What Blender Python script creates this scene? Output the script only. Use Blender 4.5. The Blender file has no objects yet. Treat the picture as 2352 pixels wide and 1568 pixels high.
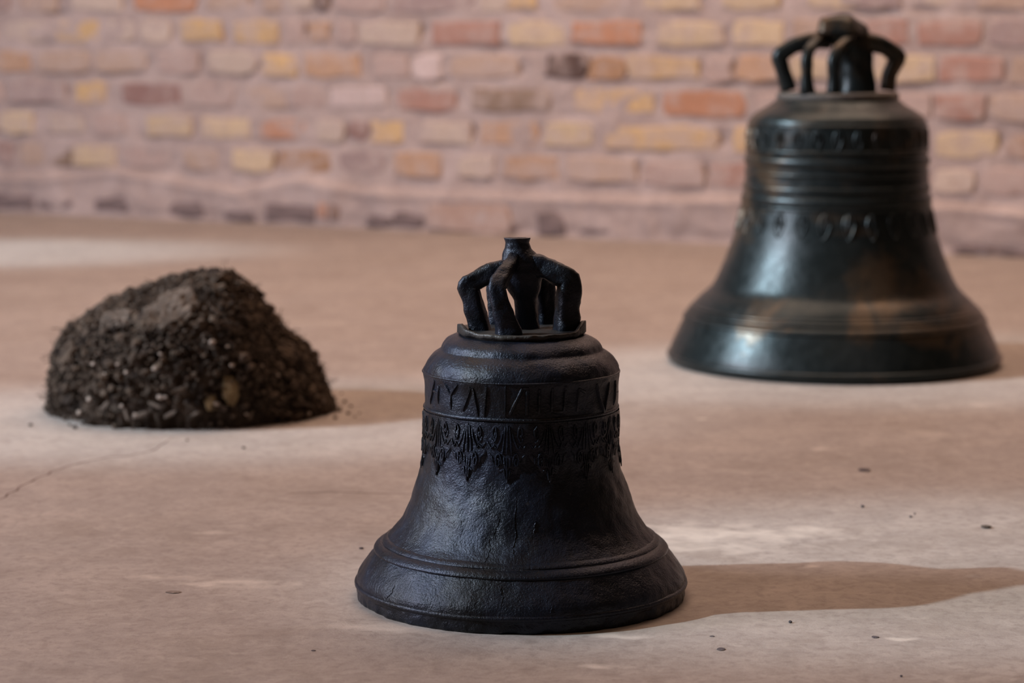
import bpy, bmesh, math, random
from mathutils import Vector, noise, Matrix
random.seed(7)
scene = bpy.context.scene
COL = scene.collection
PI = math.pi

# ------------------------------------------------------------------ camera
H = 0.52
F = 5553.0
PIT = math.radians(7.53)
CP, SP = math.cos(PIT), math.sin(PIT)
cam_d = bpy.data.cameras.new('camera')
cam = bpy.data.objects.new('camera', cam_d)
COL.objects.link(cam)
cam.location = (0, 0, H)
cam.rotation_euler = (PI / 2 - PIT, 0, 0)
cam_d.sensor_width = 36
cam_d.lens = F / 2352 * 36
cam_d.clip_start = 0.05
cam_d.clip_end = 60
cam_d.dof.use_dof = True
cam_d.dof.focus_distance = 2.10
cam_d.dof.aperture_fstop = 5.6
cam_d.dof.aperture_blades = 9
scene.camera = cam

# ------------------------------------------------------------------ view
scene.view_settings.view_transform = 'Standard'
scene.view_settings.look = 'None'
scene.view_settings.gamma = 1
scene.view_settings.use_curve_mapping = False
scene.view_settings.exposure = 0.0

# ------------------------------------------------------------------ world and lights
w = bpy.data.worlds.new('world')
scene.world = w
w.use_nodes = True
w.node_tree.nodes['Background'].inputs[0].default_value = (0.80, 0.60, 0.52, 1)
w.node_tree.nodes['Background'].inputs[1].default_value = 0.03

def aim(o, target):
    d = Vector(target) - o.location
    o.rotation_euler = d.to_track_quat('-Z', 'Y').to_euler()

def area(name, loc, target, sx, sy, col, watts):
    l = bpy.data.lights.new(name, 'AREA')
    l.shape = 'RECTANGLE'; l.size = sx; l.size_y = sy
    l.color = col; l.energy = watts
    o = bpy.data.objects.new(name, l); COL.objects.link(o)
    o.location = loc; aim(o, target)
    return o

def spot(name, target, half_deg, watts, az=(-0.99, -0.14), elev=33, dist=6.0, col=(0.67, 0.86, 1.0), blend=0.8, rad=0.05):
    l = bpy.data.lights.new(name, 'SPOT')
    l.color = col; l.energy = watts
    l.spot_size = math.radians(2 * half_deg); l.spot_blend = blend
    l.shadow_soft_size = rad
    o = bpy.data.objects.new(name, l); COL.objects.link(o)
    e = math.radians(elev); h = math.hypot(*az)
    o.location = Vector(target) + dist * Vector((az[0] / h * math.cos(e), az[1] / h * math.cos(e), math.sin(e)))
    aim(o, target)
    return o

# warm ceiling lamps of the hall
area('ceiling_lamp_light', (0.3, 4.3, 3.2), (0.1, 5.2, 0.2), 3.6, 2.2, (1.0, 0.68, 0.51), 110)
area('ceiling_lamp_light', (0.4, 1.4, 3.0), (0.3, 2.4, 0), 2.2, 1.4, (1.0, 0.62, 0.42), 7)
# tall windows far to the left
area('window_light', (-4.4, 2.2, 2.1), (0.4, 3.6, 0.1), 1.5, 1.4, (0.90, 0.86, 1.0), 195)
# four cool display spots on the left
spot('spot_light', (0.45, 2.27, 0.0), 4.2, 1450)
spot('spot_light', (-0.45, 3.15, 0.0), 4.0, 1500)
spot('spot_light', (0.60, 3.62, 0.0), 4.4, 1400)
spot('spot_light', (-1.30, 5.45, 0.0), 4.2, 2300)

# ------------------------------------------------------------------ projection helpers
def project(P):
    X, Y, Z = P[0], P[1], P[2] - H
    zc = Y * CP - Z * SP
    yc = Y * SP + Z * CP
    return 1176 + F * X / zc, 784 - F * yc / zc
def ray(px, py):
    a, b = (px - 1176) / F, (784 - py) / F
    return Vector((a, CP + b * SP, -SP + b * CP))
def ground(px, py):
    d = ray(px, py); t = -H / d.z
    return Vector((0, 0, H)) + d * t
def plane_pt(px, py, Y):
    d = ray(px, py); t = Y / d.y
    return Vector((0, 0, H)) + d * t

# ------------------------------------------------------------------ object helpers
def mesh_obj(name, verts, faces, mat=None, parent=None, smooth=True):
    me = bpy.data.meshes.new(name)
    me.from_pydata([tuple(v) for v in verts], [], faces)
    me.update()
    if smooth:
        me.polygons.foreach_set('use_smooth', [True] * len(me.polygons))
    o = bpy.data.objects.new(name, me)
    if mat: me.materials.append(mat)
    COL.objects.link(o)
    if parent: o.parent = parent
    return o
def empty(name, loc, label, cat, group=None):
    o = bpy.data.objects.new(name, None); COL.objects.link(o)
    o.location = loc; o.empty_display_size = 0.05
    o['label'] = label; o['category'] = cat
    if group: o['group'] = group
    return o
def nz(x, y, z, s=1.0, seed=0.0):
    return noise.noise(Vector((x * s + seed, y * s - seed * 0.7, z * s + seed * 1.3)))
def fbm(x, y, z, s, oct=3, seed=0.0):
    a, t = 1.0, 0.0
    for _ in range(oct):
        t += a * nz(x, y, z, s, seed); s *= 2.1; a *= 0.5
    return t

# ------------------------------------------------------------------ materials
def new_mat(name):
    m = bpy.data.materials.new(name); m.use_nodes = True
    nt = m.node_tree
    return m, nt, nt.nodes['Principled BSDF']
def N(nt, t, **kw):
    n = nt.nodes.new(t)
    for k, v in kw.items():
        if k in n.inputs: n.inputs[k].default_value = v
        else: setattr(n, k, v)
    return n
def noise_tex(nt, scale, detail=4, rough=0.5, coord='Object', vec=None, dist=0.0):
    n = N(nt, 'ShaderNodeTexNoise')
    n.inputs['Scale'].default_value = scale
    n.inputs['Detail'].default_value = detail
    n.inputs['Roughness'].default_value = rough
    n.inputs['Distortion'].default_value = dist
    if vec is None:
        tc = N(nt, 'ShaderNodeTexCoord'); vec = tc.outputs[coord]
    nt.links.new(vec, n.inputs['Vector'])
    return n.outputs['Fac']
def ramp(nt, fac, stops):
    r = N(nt, 'ShaderNodeValToRGB')
    e = r.color_ramp.elements
    while len(e) < len(stops): e.new(0.5)
    for i, (p, c) in enumerate(stops):
        e[i].position = p
        e[i].color = (c, c, c, 1) if not isinstance(c, tuple) else (*c, 1)
    nt.links.new(fac, r.inputs[0])
    return r.outputs[0]
def mix(nt, fac, a, b, mode='MIX'):
    m = N(nt, 'ShaderNodeMix'); m.data_type = 'RGBA'; m.blend_type = mode
    for sock, v in ((m.inputs[0], fac), (m.inputs[6], a), (m.inputs[7], b)):
        if isinstance(v, (int, float)): sock.default_value = v
        elif isinstance(v, tuple): sock.default_value = (*v, 1)
        else: nt.links.new(v, sock)
    return m.outputs[2]
def mth(nt, op, a, b=0.0, clamp=False):
    m = N(nt, 'ShaderNodeMath'); m.operation = op; m.use_clamp = clamp
    for i, v in enumerate((a, b)):
        if isinstance(v, (int, float)): m.inputs[i].default_value = v
        else: nt.links.new(v, m.inputs[i])
    return m.outputs[0]
def bump(nt, bsdf, heights):
    prev = None
    for h, strength, dist in heights:
        b = N(nt, 'ShaderNodeBump'); b.inputs['Strength'].default_value = strength
        b.inputs['Distance'].default_value = dist
        nt.links.new(h, b.inputs['Height'])
        if prev: nt.links.new(prev, b.inputs['Normal'])
        prev = b.outputs[0]
    nt.links.new(prev, bsdf.inputs['Normal'])

def metal_mat(name, c_dark, c_blue, c_stain, stain_pos, rough, bumps, metallic=0.75, stain_scale=9, spec=0.32):
    m, nt, b = new_mat(name)
    n1 = noise_tex(nt, 14, 5, 0.6)
    n2 = noise_tex(nt, stain_scale, 5, 0.62, dist=0.6)
    n3 = noise_tex(nt, 160, 4, 0.7)
    base = mix(nt, ramp(nt, n1, [(0.38, 0.0), (0.62, 1.0)]), c_dark, c_blue)
    base = mix(nt, ramp(nt, n2, [(stain_pos, 0.0), (stain_pos + 0.13, 1.0)]), base, c_stain)
    dust_sparkle = mix(nt, ramp(nt, n3, [(0.66, 0.0), (0.8, 0.35)]), base, (0.16, 0.14, 0.12))  # pale dust flecks that also paint in the sparkle of the pits
    nt.links.new(dust_sparkle, b.inputs['Base Color'])
    b.inputs['Metallic'].default_value = metallic
    b.inputs['Specular IOR Level'].default_value = spec
    r = ramp(nt, noise_tex(nt, 55, 4, 0.6), [(0.3, rough - 0.06), (0.7, rough + 0.1)])
    nt.links.new(r, b.inputs['Roughness'])
    hs = []
    for sc, st, di in bumps:
        hs.append((noise_tex(nt, sc, 3, 0.6), st, di))
    bump(nt, b, hs)
    return m
M_IRON = metal_mat('black_bronze', (0.008, 0.009, 0.011), (0.012, 0.016, 0.029), (0.019, 0.016, 0.014), 0.60, 0.35,
                   [(110, 0.12, 0.003), (430, 0.55, 0.0013), (950, 0.55, 0.0006)], metallic=0.55, spec=0.5)
M_BACK = metal_mat('green_black_bronze', (0.017, 0.023, 0.023), (0.026, 0.032, 0.032), (0.085, 0.060, 0.038), 0.51, 0.33,
                   [(60, 0.15, 0.003), (260, 0.25, 0.001)], metallic=0.6, stain_scale=6.5)

def floor_mat():
    m, nt, b = new_mat('worn_concrete')
    tc = N(nt, 'ShaderNodeTexCoord')
    big = noise_tex(nt, 1.3, 6, 0.6, dist=0.5)
    mid = noise_tex(nt, 9, 6, 0.65, dist=0.4)
    fine = noise_tex(nt, 90, 5, 0.7)
    grit = noise_tex(nt, 420, 3, 0.7)
    cm = noise_tex(nt, 38, 6, 0.72, dist=0.8)
    c = mix(nt, ramp(nt, big, [(0.35, 0.0), (0.65, 1.0)]), (0.335, 0.285, 0.250), (0.375, 0.325, 0.285))
    c = mix(nt, ramp(nt, mid, [(0.45, 0.0), (0.66, 0.6)]), c, (0.46, 0.395, 0.34))
    c = mix(nt, ramp(nt, noise_tex(nt, 5, 5, 0.6, dist=1.0), [(0.50, 0.0), (0.68, 0.5)]), c, (0.27, 0.22, 0.18))
    c = mix(nt, ramp(nt, cm, [(0.50, 0.0), (0.68, 0.5)]), c, (0.49, 0.425, 0.37))
    c = mix(nt, ramp(nt, cm, [(0.34, 0.45), (0.48, 0.0)]), c, (0.26, 0.21, 0.175))
    c = mix(nt, ramp(nt, fine, [(0.36, 0.5), (0.5, 0.0)]), c, (0.23, 0.19, 0.165))
    c = mix(nt, ramp(nt, grit, [(0.62, 0.0), (0.8, 0.5)]), c, (0.55, 0.49, 0.43))
    # pale scuffs and grey lime stains at the places they have on the floor
    patches = [(1660, 1225, 0.16, 0.045, 0.75), (1560, 1250, 0.08, 0.05, 0.5), (520, 1338, 0.07, 0.022, 0.7), (380, 1325, 0.05, 0.012, 0.5),
               (905, 1440, 0.06, 0.020, 0.7), (1430, 1460, 0.07, 0.012, 0.8), (1385, 1530, 0.02, 0.010, 0.8), (1700, 1260, 0.05, 0.03, 0.5),
               (2070, 1466, 0.02, 0.008, 0.9), (1865, 1300, 0.012, 0.010, 0.8), (1610, 962, 0.012, 0.012, 0.8), (1890, 1030, 0.012, 0.014, 0.7),
               (2250, 930, 0.03, 0.02, 0.5), (490, 1222, 0.03, 0.015, 0.4), (2140, 1000, 0.05, 0.04, 0.35), (1200, 1440, 0.2, 0.03, 0.35)]
    wob = N(nt, 'ShaderNodeTexNoise'); wob.inputs['Scale'].default_value = 28; wob.inputs['Detail'].default_value = 6
    nt.links.new(tc.outputs['Object'], wob.inputs['Vector'])
    sub = N(nt, 'ShaderNodeVectorMath'); sub.operation = 'SUBTRACT'; sub.inputs[1].default_value = (0.5, 0.5, 0.5)
    nt.links.new(wob.outputs['Color'], sub.inputs[0])
    total = None
    for (px, py, sx, sy, k) in patches:
        g = ground(px, py)
        mp = N(nt, 'ShaderNodeMapping'); mp.vector_type = 'POINT'
        mp.inputs['Location'].default_value = (-g.x / sx, -g.y / sy, 0)
        mp.inputs['Scale'].default_value = (1 / sx, 1 / sy, 0)
        nt.links.new(tc.outputs['Object'], mp.inputs['Vector'])
        add = N(nt, 'ShaderNodeVectorMath'); add.operation = 'MULTIPLY_ADD'
        nt.links.new(sub.outputs[0], add.inputs[0]); add.inputs[1].default_value = (3.2, 3.2, 0)
        nt.links.new(mp.outputs[0], add.inputs[2])
        ln = N(nt, 'ShaderNodeVectorMath'); ln.operation = 'LENGTH'
        nt.links.new(add.outputs[0], ln.inputs[0])
        v = mth(nt, 'MULTIPLY', mth(nt, 'SUBTRACT', 1.0, ln.outputs['Value'], True), k * 1.6, True)
        total = v if total is None else mth(nt, 'MAXIMUM', total, v)
    c = mix(nt, total, c, (0.56, 0.49, 0.42))
    # sparse dark specks
    vo = N(nt, 'ShaderNodeTexVoronoi'); vo.inputs['Scale'].default_value = 9
    nt.links.new(tc.outputs['Object'], vo.inputs['Vector'])
    sp = ramp(nt, vo.outputs['Distance'], [(0.010, 0.7), (0.020, 0.0)])
    c = mix(nt, sp, c, (0.09, 0.07, 0.06))
    nt.links.new(c, b.inputs['Base Color'])
    b.inputs['Roughness'].default_value = 0.62
    b.inputs['Specular IOR Level'].default_value = 0.3
    bump(nt, b, [(mid, 0.15, 0.004), (cm, 0.2, 0.002), (fine, 0.35, 0.001), (grit, 0.4, 0.0005)])
    return m
M_FLOOR = floor_mat()

def mortar_mat():
    m, nt, b = new_mat('lime_mortar')
    n1 = noise_tex(nt, 7, 6, 0.65, dist=0.5); n2 = noise_tex(nt, 45, 5, 0.7)
    c = mix(nt, ramp(nt, n1, [(0.35, 0.0), (0.65, 1.0)]), (0.40, 0.325, 0.295), (0.54, 0.455, 0.42))
    c = mix(nt, ramp(nt, n2, [(0.3, 0.4), (0.48, 0.0)]), c, (0.28, 0.205, 0.185))
    nt.links.new(c, b.inputs['Base Color']); b.inputs['Roughness'].default_value = 0.95
    b.inputs['Specular IOR Level'].default_value = 0.1
    bump(nt, b, [(n1, 0.4, 0.01), (n2, 0.5, 0.003)])
    return m
M_MORTAR = mortar_mat()
def brick_mat():
    m, nt, b = new_mat('old_brick')
    oi = N(nt, 'ShaderNodeObjectInfo')
    tc = N(nt, 'ShaderNodeTexCoord')
    va = N(nt, 'ShaderNodeVectorMath'); va.operation = 'MULTIPLY_ADD'
    va.inputs[0].default_value = (7, 3, 5)
    cmb = N(nt, 'ShaderNodeCombineXYZ'); nt.links.new(oi.outputs['Random'], cmb.inputs[0]); nt.links.new(oi.outputs['Random'], cmb.inputs[2])
    nt.links.new(cmb.outputs[0], va.inputs[1]); nt.links.new(tc.outputs['Object'], va.inputs[2])
    n1 = noise_tex(nt, 16, 5, 0.6, vec=va.outputs[0]); n2 = noise_tex(nt, 70, 4, 0.7, vec=va.outputs[0])
    c = mix(nt, ramp(nt, n1, [(0.44, 0.0), (0.62, 0.65)]), oi.outputs['Color'], (0.52, 0.435, 0.395))
    c = mix(nt, ramp(nt, n2, [(0.32, 0.45), (0.5, 0.0)]), c, (0.32, 0.20, 0.15))
    nt.links.new(c, b.inputs['Base Color']); b.inputs['Roughness'].default_value = 0.95
    b.inputs['Specular IOR Level'].default_value = 0.1
    bump(nt, b, [(n1, 0.3, 0.006), (n2, 0.4, 0.002)])
    return m
M_BRICK = brick_mat()
def plain(name, c1, c2, scale, rough=0.9, bscale=None, bs=0.5, bd=0.002):
    m, nt, b = new_mat(name)
    n1 = noise_tex(nt, scale, 5, 0.65)
    c = mix(nt, ramp(nt, n1, [(0.38, 0.0), (0.64, 1.0)]), c1, c2)
    nt.links.new(c, b.inputs['Base Color']); b.inputs['Roughness'].default_value = rough
    b.inputs['Specular IOR Level'].default_value = 0.2
    bump(nt, b, [(noise_tex(nt, bscale or scale * 4, 4, 0.7), bs, bd)])
    return m
M_STONE = plain('grey_stone', (0.16, 0.125, 0.12), (0.27, 0.215, 0.205), 30)
M_SOIL = plain('dark_soil', (0.022, 0.015, 0.011), (0.085, 0.060, 0.043), 28, 0.95, 160, 0.9, 0.004)
M_CRUMB = plain('soil_crumbs', (0.018, 0.012, 0.009), (0.12, 0.085, 0.060), 38, 0.95, 200, 0.6, 0.002)
M_DRY = plain('dry_soil', (0.065, 0.048, 0.036), (0.15, 0.115, 0.09), 60, 0.95, 200, 0.6, 0.003)
M_ROOT = plain('roots', (0.05, 0.035, 0.025), (0.13, 0.09, 0.06), 60, 0.9)
M_PEB = plain('pale_pebble', (0.22, 0.165, 0.13), (0.42, 0.34, 0.28), 50, 0.6)
M_CLAY = plain('yellow_clay', (0.16, 0.11, 0.06), (0.26, 0.19, 0.10), 50, 0.9)
M_CRACK = plain('crack_dirt', (0.13, 0.095, 0.08), (0.20, 0.15, 0.13), 80, 0.95)
M_SCAB = plain('brown_scab', (0.20, 0.155, 0.125), (0.30, 0.24, 0.20), 120)
M_CHIP = plain('dark_chip', (0.07, 0.06, 0.065), (0.13, 0.11, 0.11), 90, 0.7)

# ------------------------------------------------------------------ floor
def build_floor():
    x0, x1, y0, y1, n, k = -4.0, 4.0, 0.3, 8.5, 60, 60
    vs, fs = [], []
    for j in range(k + 1):
        for i in range(n + 1):
            x = x0 + (x1 - x0) * i / n; y = y0 + (y1 - y0) * j / k
            vs.append((x, y, 0))
    for j in range(k):
        for i in range(n):
            a = j * (n + 1) + i
            fs.append((a, a + 1, a + n + 2, a + n + 1))
    o = mesh_obj('floor', vs, fs, M_FLOOR)
    o['kind'] = 'structure'
    return o
floor = build_floor()

def ribbon(name, pts, wid, mat, parent, seed, z=0.0004):
    P = [ground(*p) for p in pts]
    vs, fs = [], []
    dense = []
    for a, b in zip(P, P[1:]):
        n = max(2, int((b - a).length / 0.006))
        for i in range(n): dense.append(a.lerp(b, i / n))
    dense.append(P[-1])
    for i, p in enumerate(dense):
        d = (dense[min(i + 1, len(dense) - 1)] - dense[max(i - 1, 0)]).normalized()
        q = Vector((-d.y, d.x, 0))
        j = 0.006 * nz(p.x, p.y, 0, 40, seed) + 0.010 * nz(p.x, p.y, 0, 12, seed)
        ww = wid * (0.55 + 0.9 * abs(nz(p.x, p.y, 1, 55, seed))) * min(1, (i + 1) / 12, (len(dense) - i) / 12)
        c = p + q * j
        for s in (-1, 0, 1):
            v = c + q * ww * s; vs.append((v.x, v.y, z if s == 0 else z * 0.2))
    for i in range(len(dense) - 1):
        for s in (0, 1):
            a = 3 * i + s
            fs.append((a, a + 1, a + 4, a + 3))
    return mesh_obj(name, vs, fs, mat, parent)
ribbon('crack', [(-60, 1172), (20, 1137), (110, 1090), (140, 1076), (240, 1050), (300, 1044), (345, 1034), (400, 1002)], 0.0016, M_CRACK, floor, 3)
ribbon('crack', [(660, 1134), (740, 1128), (830, 1132), (960, 1135)], 0.0014, M_CRACK, floor, 9)

# ------------------------------------------------------------------ wall
D0, MW = 5.95, -0.51
WN = Vector((MW, -1, 0)).normalized() * 1.0      # normal towards the room
if WN.y > 0: WN = -WN
WT = Vector((1, MW, 0)).normalized()             # along the wall, to the right
W0 = Vector((0, D0, 0))
def wall_s(px, py):
    d = ray(px, py); t = D0 / (d.y - MW * d.x)
    P = Vector((0, 0, H)) + d * t
    return (P - W0).dot(WT), P.z
def wall_pt(s, z, out=0.0):
    return W0 + WT * s + WN * out + Vector((0, 0, z))

def mortar_out(s, z):
    o = 0.0055 * fbm(s, z, 0, 11, 3, 4.0) + 0.003 * nz(s, z, 0, 50, 2.0)
    return o
LEDGE = [(-200, 395), (0, 408), (130, 405), (260, 392), (400, 415), (560, 440), (700, 410), (820, 438), (980, 446), (1200, 452), (1500, 460), (1700, 458), (2150, 470), (2352, 490), (2600, 500)]
LEDGE_S = [wall_s(*p) for p in LEDGE]
def interp(tab, x):
    if x <= tab[0][0]: return tab[0][1]
    for (a, va), (b, vb) in zip(tab, tab[1:]):
        if x <= b:
            t = (x - a) / (b - a); return va + (vb - va) * t
    return tab[-1][1]
PALE = (0.58, 0.49, 0.41); YEL = (0.64, 0.46, 0.25); YELP = (0.62, 0.50, 0.34); ORG = (0.52, 0.275, 0.17); RED = (0.43, 0.26, 0.21)
TAN = (0.50, 0.385, 0.305); PNK = (0.50, 0.395, 0.355); OLV = (0.27, 0.205, 0.155); DRK = (0.12, 0.085, 0.075); DRD = (0.29, 0.185, 0.165)
GRY = (0.39, 0.31, 0.295); BRN = (0.40, 0.25, 0.15); WHT = (0.66, 0.56, 0.53); ORT = (0.51, 0.345, 0.235)
COURSES = [
 (-1, [(-120, 20, PNK), (30, 150, TAN), (160, 300, PALE), (310, 420, YELP), (430, 600, PNK), (610, 740, TAN), (750, 900, PALE), (910, 1030, YELP), (1040, 1210, PNK), (1220, 1330, ORT), (1340, 1500, YELP), (1510, 1650, PNK), (1660, 1830, YELP), (1840, 1960, TAN), (1970, 2130, PNK), (2140, 2300, PALE), (2310, 2460, PNK)]),
 (0, [(-110, 28, DRD), (45, 132, TAN), (165, 278, PALE), (305, 450, ORG), (475, 575, TAN), (600, 650, TAN), (660, 722, PALE), (725, 757, DRK), (769, 885, PNK), (895, 1088, GRY), (1104, 1168, PALE), (1168, 1236, YEL), (1274, 1427, TAN), (1477, 1610, YELP), (1659, 1793, YELP), (1853, 1967, YELP), (1975, 2072, GRY), (2120, 2210, PALE), (2242, 2400, TAN)]),  # narrow dark piece: a gap between bricks, its shade painted as a brick
 (1, [(-90, -5, TAN), (8, 107, PALE), (132, 230, YEL), (249, 312, PALE), (325, 392, PALE), (413, 511, YEL), (541, 640, YEL), (655, 700, PNK), (708, 760, ORT), (775, 820, PNK), (830, 968, PALE), (991, 1151, RED), (1169, 1297, YELP), (1312, 1477, ORG), (1509, 1665, YELP), (1687, 1805, YELP), (1825, 1950, TAN), (1965, 2090, RED), (2104, 2256, RED), (2270, 2400, GRY)]),
 (2, [(-100, -20, YELP), (-10, 72, ORT), (82, 206, TAN), (218, 336, TAN), (361, 455, PNK), (478, 590, PALE), (604, 685, YEL), (700, 832, ORT), (857, 941, PNK), (945, 1017, WHT), (1033, 1194, TAN), (1255, 1350, DRK), (1352, 1438, BRN), (1442, 1608, YEL), (1615, 1683, PNK), (1691, 1800, ORT), (1815, 1990, YELP), (2007, 2150, YELP), (2157, 2307, RED), (2319, 2440, TAN)]),
 (3, [(-110, 10, PNK), (23, 153, GRY), (172, 245, YEL), (279, 420, DRD), (428, 535, PNK), (566, 658, TAN), (668, 748, PNK), (757, 891, WHT), (914, 1048, RED), (1083, 1266, OLV), (1316, 1506, YEL), (1521, 1712, ORG), (1735, 1900, PNK), (1915, 2030, TAN), (2045, 2140, PNK), (2149, 2266, RED), (2274, 2400, TAN)]),
 (4, [(-110, -10, PNK), (0, 80, YELP), (115, 195, PALE), (214, 291, PNK), (337, 444, YELP), (465, 578, YELP), (597, 704, ORG), (727, 790, PALE), (800, 848, DRD), (853, 930, YEL), (968, 1083, PALE), (1102, 1236, ORT), (1251, 1366, YELP), (1389, 1655, YEL), (1685, 1800, YEL), (1815, 1950, TAN), (1965, 2130, PNK), (2149, 2290, YELP), (2315, 2440, ORT)]),
 (5, [(-110, -20, PNK), (-10, 36, DRD), (46, 105, TAN), (108, 162, OLV), (168, 268, YELP), (275, 394, PNK), (425, 501, TAN), (535, 628, YELP), (638, 765, BRN), (776, 884, GRY), (906, 1018, ORT), (1056, 1140, PALE), (1159, 1286, ORT), (1304, 1465, TAN), (1477, 1618, PNK), (1630, 1740, RED), (1755, 1900, PNK), (1915, 2050, TAN), (2065, 2135, PNK), (2149, 2240, PALE), (2255, 2400, PNK)]),
]
CZ = 0.494; CS = 0.0825
rb = random.Random(11)
BRICKS = []; HOLLOWS = []
for ci, row in COURSES:
    zc = CZ - (ci - 1) * CS
    for a, b, col in row:
        _, yy = project(wall_pt(0, zc))
        sa, _z = wall_s(a, yy); sb, _z = wall_s(b, yy)
        dz = 0.004 * nz(sa, zc, 0, 3, 1)
        z0_ = zc - rb.uniform(0.026, 0.032) + dz; z1_ = zc + rb.uniform(0.027, 0.033) + dz
        BRICKS.append((sa, sb, z0_, z1_, col))
        if ci == 5 and a > 2100: continue
        if rb.random() < 0.55:      # mortar fallen out under the brick
            HOLLOWS.append((rb.uniform(sa, sb), z0_ - 0.004, rb.uniform(0.25, 0.6) * (sb - sa), 0.007, rb.uniform(0.006, 0.016)))
        if rb.random() < 0.5:       # and beside it
            HOLLOWS.append((sb + 0.005, zc + rb.uniform(-.01, .01), 0.008, 0.018, rb.uniform(0.006, 0.016)))
def build_wall():
    s0, s1, z1 = -3.6, 3.2, 3.0
    cols = []; s = s0
    while s < s1:
        cols.append(s); s += 0.012 if -1.9 < s < 1.6 else 0.15
    cols.append(s1)
    rows = []; z = -0.01
    while z < z1:
        rows.append(z); z += 0.007 if z < 0.72 else 0.2
    rows.append(z1)
    vs, fs = [], []
    for z in rows:
        for s in cols:
            o = mortar_out(s, z)
            le = interp(LEDGE_S, s)
            k = 1 / (1 + math.exp(max(-30, min(30, (z - le) / 0.004))))
            o += k * (0.020 + 0.007 * fbm(s, z, 2, 11, 3, 8.0))
            # soft lime lip on the ledge
            o += 0.010 * math.exp(-((z - le + 0.004) / 0.009) ** 2)
            for (hs, hz, ws_, hh, dp) in HOLLOWS:
                if abs(z - hz) < 3 * hh and abs(s - hs) < 2.2 * ws_:
                    o -= dp * math.exp(-((z - hz) / hh) ** 2 - ((s - hs) / ws_) ** 4)
            # hollow at the foot
            o -= 0.012 * math.exp(-((z - 0.012) / 0.014) ** 2) * max(0, nz(s, 0, 0, 5, 5.0) + 0.3)
            vs.append(wall_pt(s, z, o))
    n = len(cols)
    for j in range(len(rows) - 1):
        for i in range(n - 1):
            a = j * n + i
            fs.append((a, a + 1, a + n + 1, a + n))
    o = mesh_obj('wall_back', vs, fs, M_MORTAR)
    o['kind'] = 'structure'
    return o
wall = build_wall()

def add_brick(s0, s1, z0, z1, col, name='brick', dep=0.03, rnd=0.006, mat=None, out=None, jit=0.004):
    """a worn brick: front face ringed by a chamfer, uneven corners"""
    cx, cz = (s0 + s1) / 2, (z0 + z1) / 2
    hw, hh = (s1 - s0) / 2, (z1 - z0) / 2
    out = random.uniform(0.0015, 0.0080) if out is None else out
    vs, fs = [], []
    rings = [(0.0, -dep), (0.0, out - rnd * 0.8), (rnd * 0.45, out - rnd * 0.15), (rnd * 1.1, out)]
    base = [(-1, -1), (-0.33, -1), (0.33, -1), (1, -1), (1, 0), (1, 1), (0.33, 1), (-0.33, 1), (-1, 1), (-1, 0)]
    jt = [(random.uniform(-jit, jit), random.uniform(-jit, jit) * 0.8) for _ in base]
    c = wall_pt(cx, cz)
    for ins, o in rings:
        for (u, v), (ju, jv) in zip(base, jt):
            rr = 0.88 if abs(u) == 1 and abs(v) == 1 else 1.0
            du = u * (hw * (1 - (1 - rr) * 0.3) - ins) + ju; dv = v * (hh * rr - ins) + jv
            vs.append(wall_pt(cx + du, cz + dv, o) - c)
    n = len(base)
    for r in range(3):
        for i in range(n):
            a, b = r * n + i, r * n + (i + 1) % n
            fs.append((a, b, b + n, a + n))
    vs.append(wall_pt(cx, cz, out + random.uniform(-0.001, 0.002)) - c)
    for i in range(n):
        fs.append((3 * n + i, 3 * n + (i + 1) % n, 4 * n))
    o = mesh_obj(name, vs, fs, mat or M_BRICK, wall, smooth=False)
    o.location = c
    if col: 
        k = random.uniform(0.92, 1.06)
        o.color = (col[0] * k, col[1] * k, col[2] * k, 1)
    return o
for (sa, sb, za, zb, col) in BRICKS:
    add_brick(sa, sb, za, zb, col, jit=0.0055)
# foundation stones showing dark at the foot of the wall
for (a, b, y0, y1) in [(-60, 90, 446, 476), (95, 178, 450, 478), (228, 330, 452, 486), (335, 478, 462, 496), (520, 595, 474, 506), (612, 735, 466, 508),
                       (850, 910, 492, 532), (905, 983, 484, 534), (1100, 1190, 510, 545), (1238, 1304, 486, 545), (1340, 1440, 520, 552), (2190, 2290, 566, 598), (2290, 2400, 574, 606)]:
    sa, za = wall_s(a, y1); sb, zb = wall_s(b, y0)
    add_brick(sa, sb, max(0.003, za), max(zb, za + 0.02), None, 'foundation_stone', mat=M_STONE, out=0.022, rnd=0.012, jit=0.007)
sa, za = wall_s(765, 503); sb, zb = wall_s(790, 467)
add_brick(sa, sb, max(za, 0.003), zb, (0.16, 0.09, 0.06), 'brick', out=0.026)
sa, za = wall_s(738, 500); sb, zb = wall_s(762, 462)
add_brick(sa, sb, max(za, 0.003), zb, (0.52, 0.33, 0.25), 'brick', out=0.026)
sa, za = wall_s(990, 528); sb, zb = wall_s(1180, 468)
add_brick(sa, sb, max(za, 0.003), zb, (0.44, 0.32, 0.26), 'brick', out=0.024)

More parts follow.
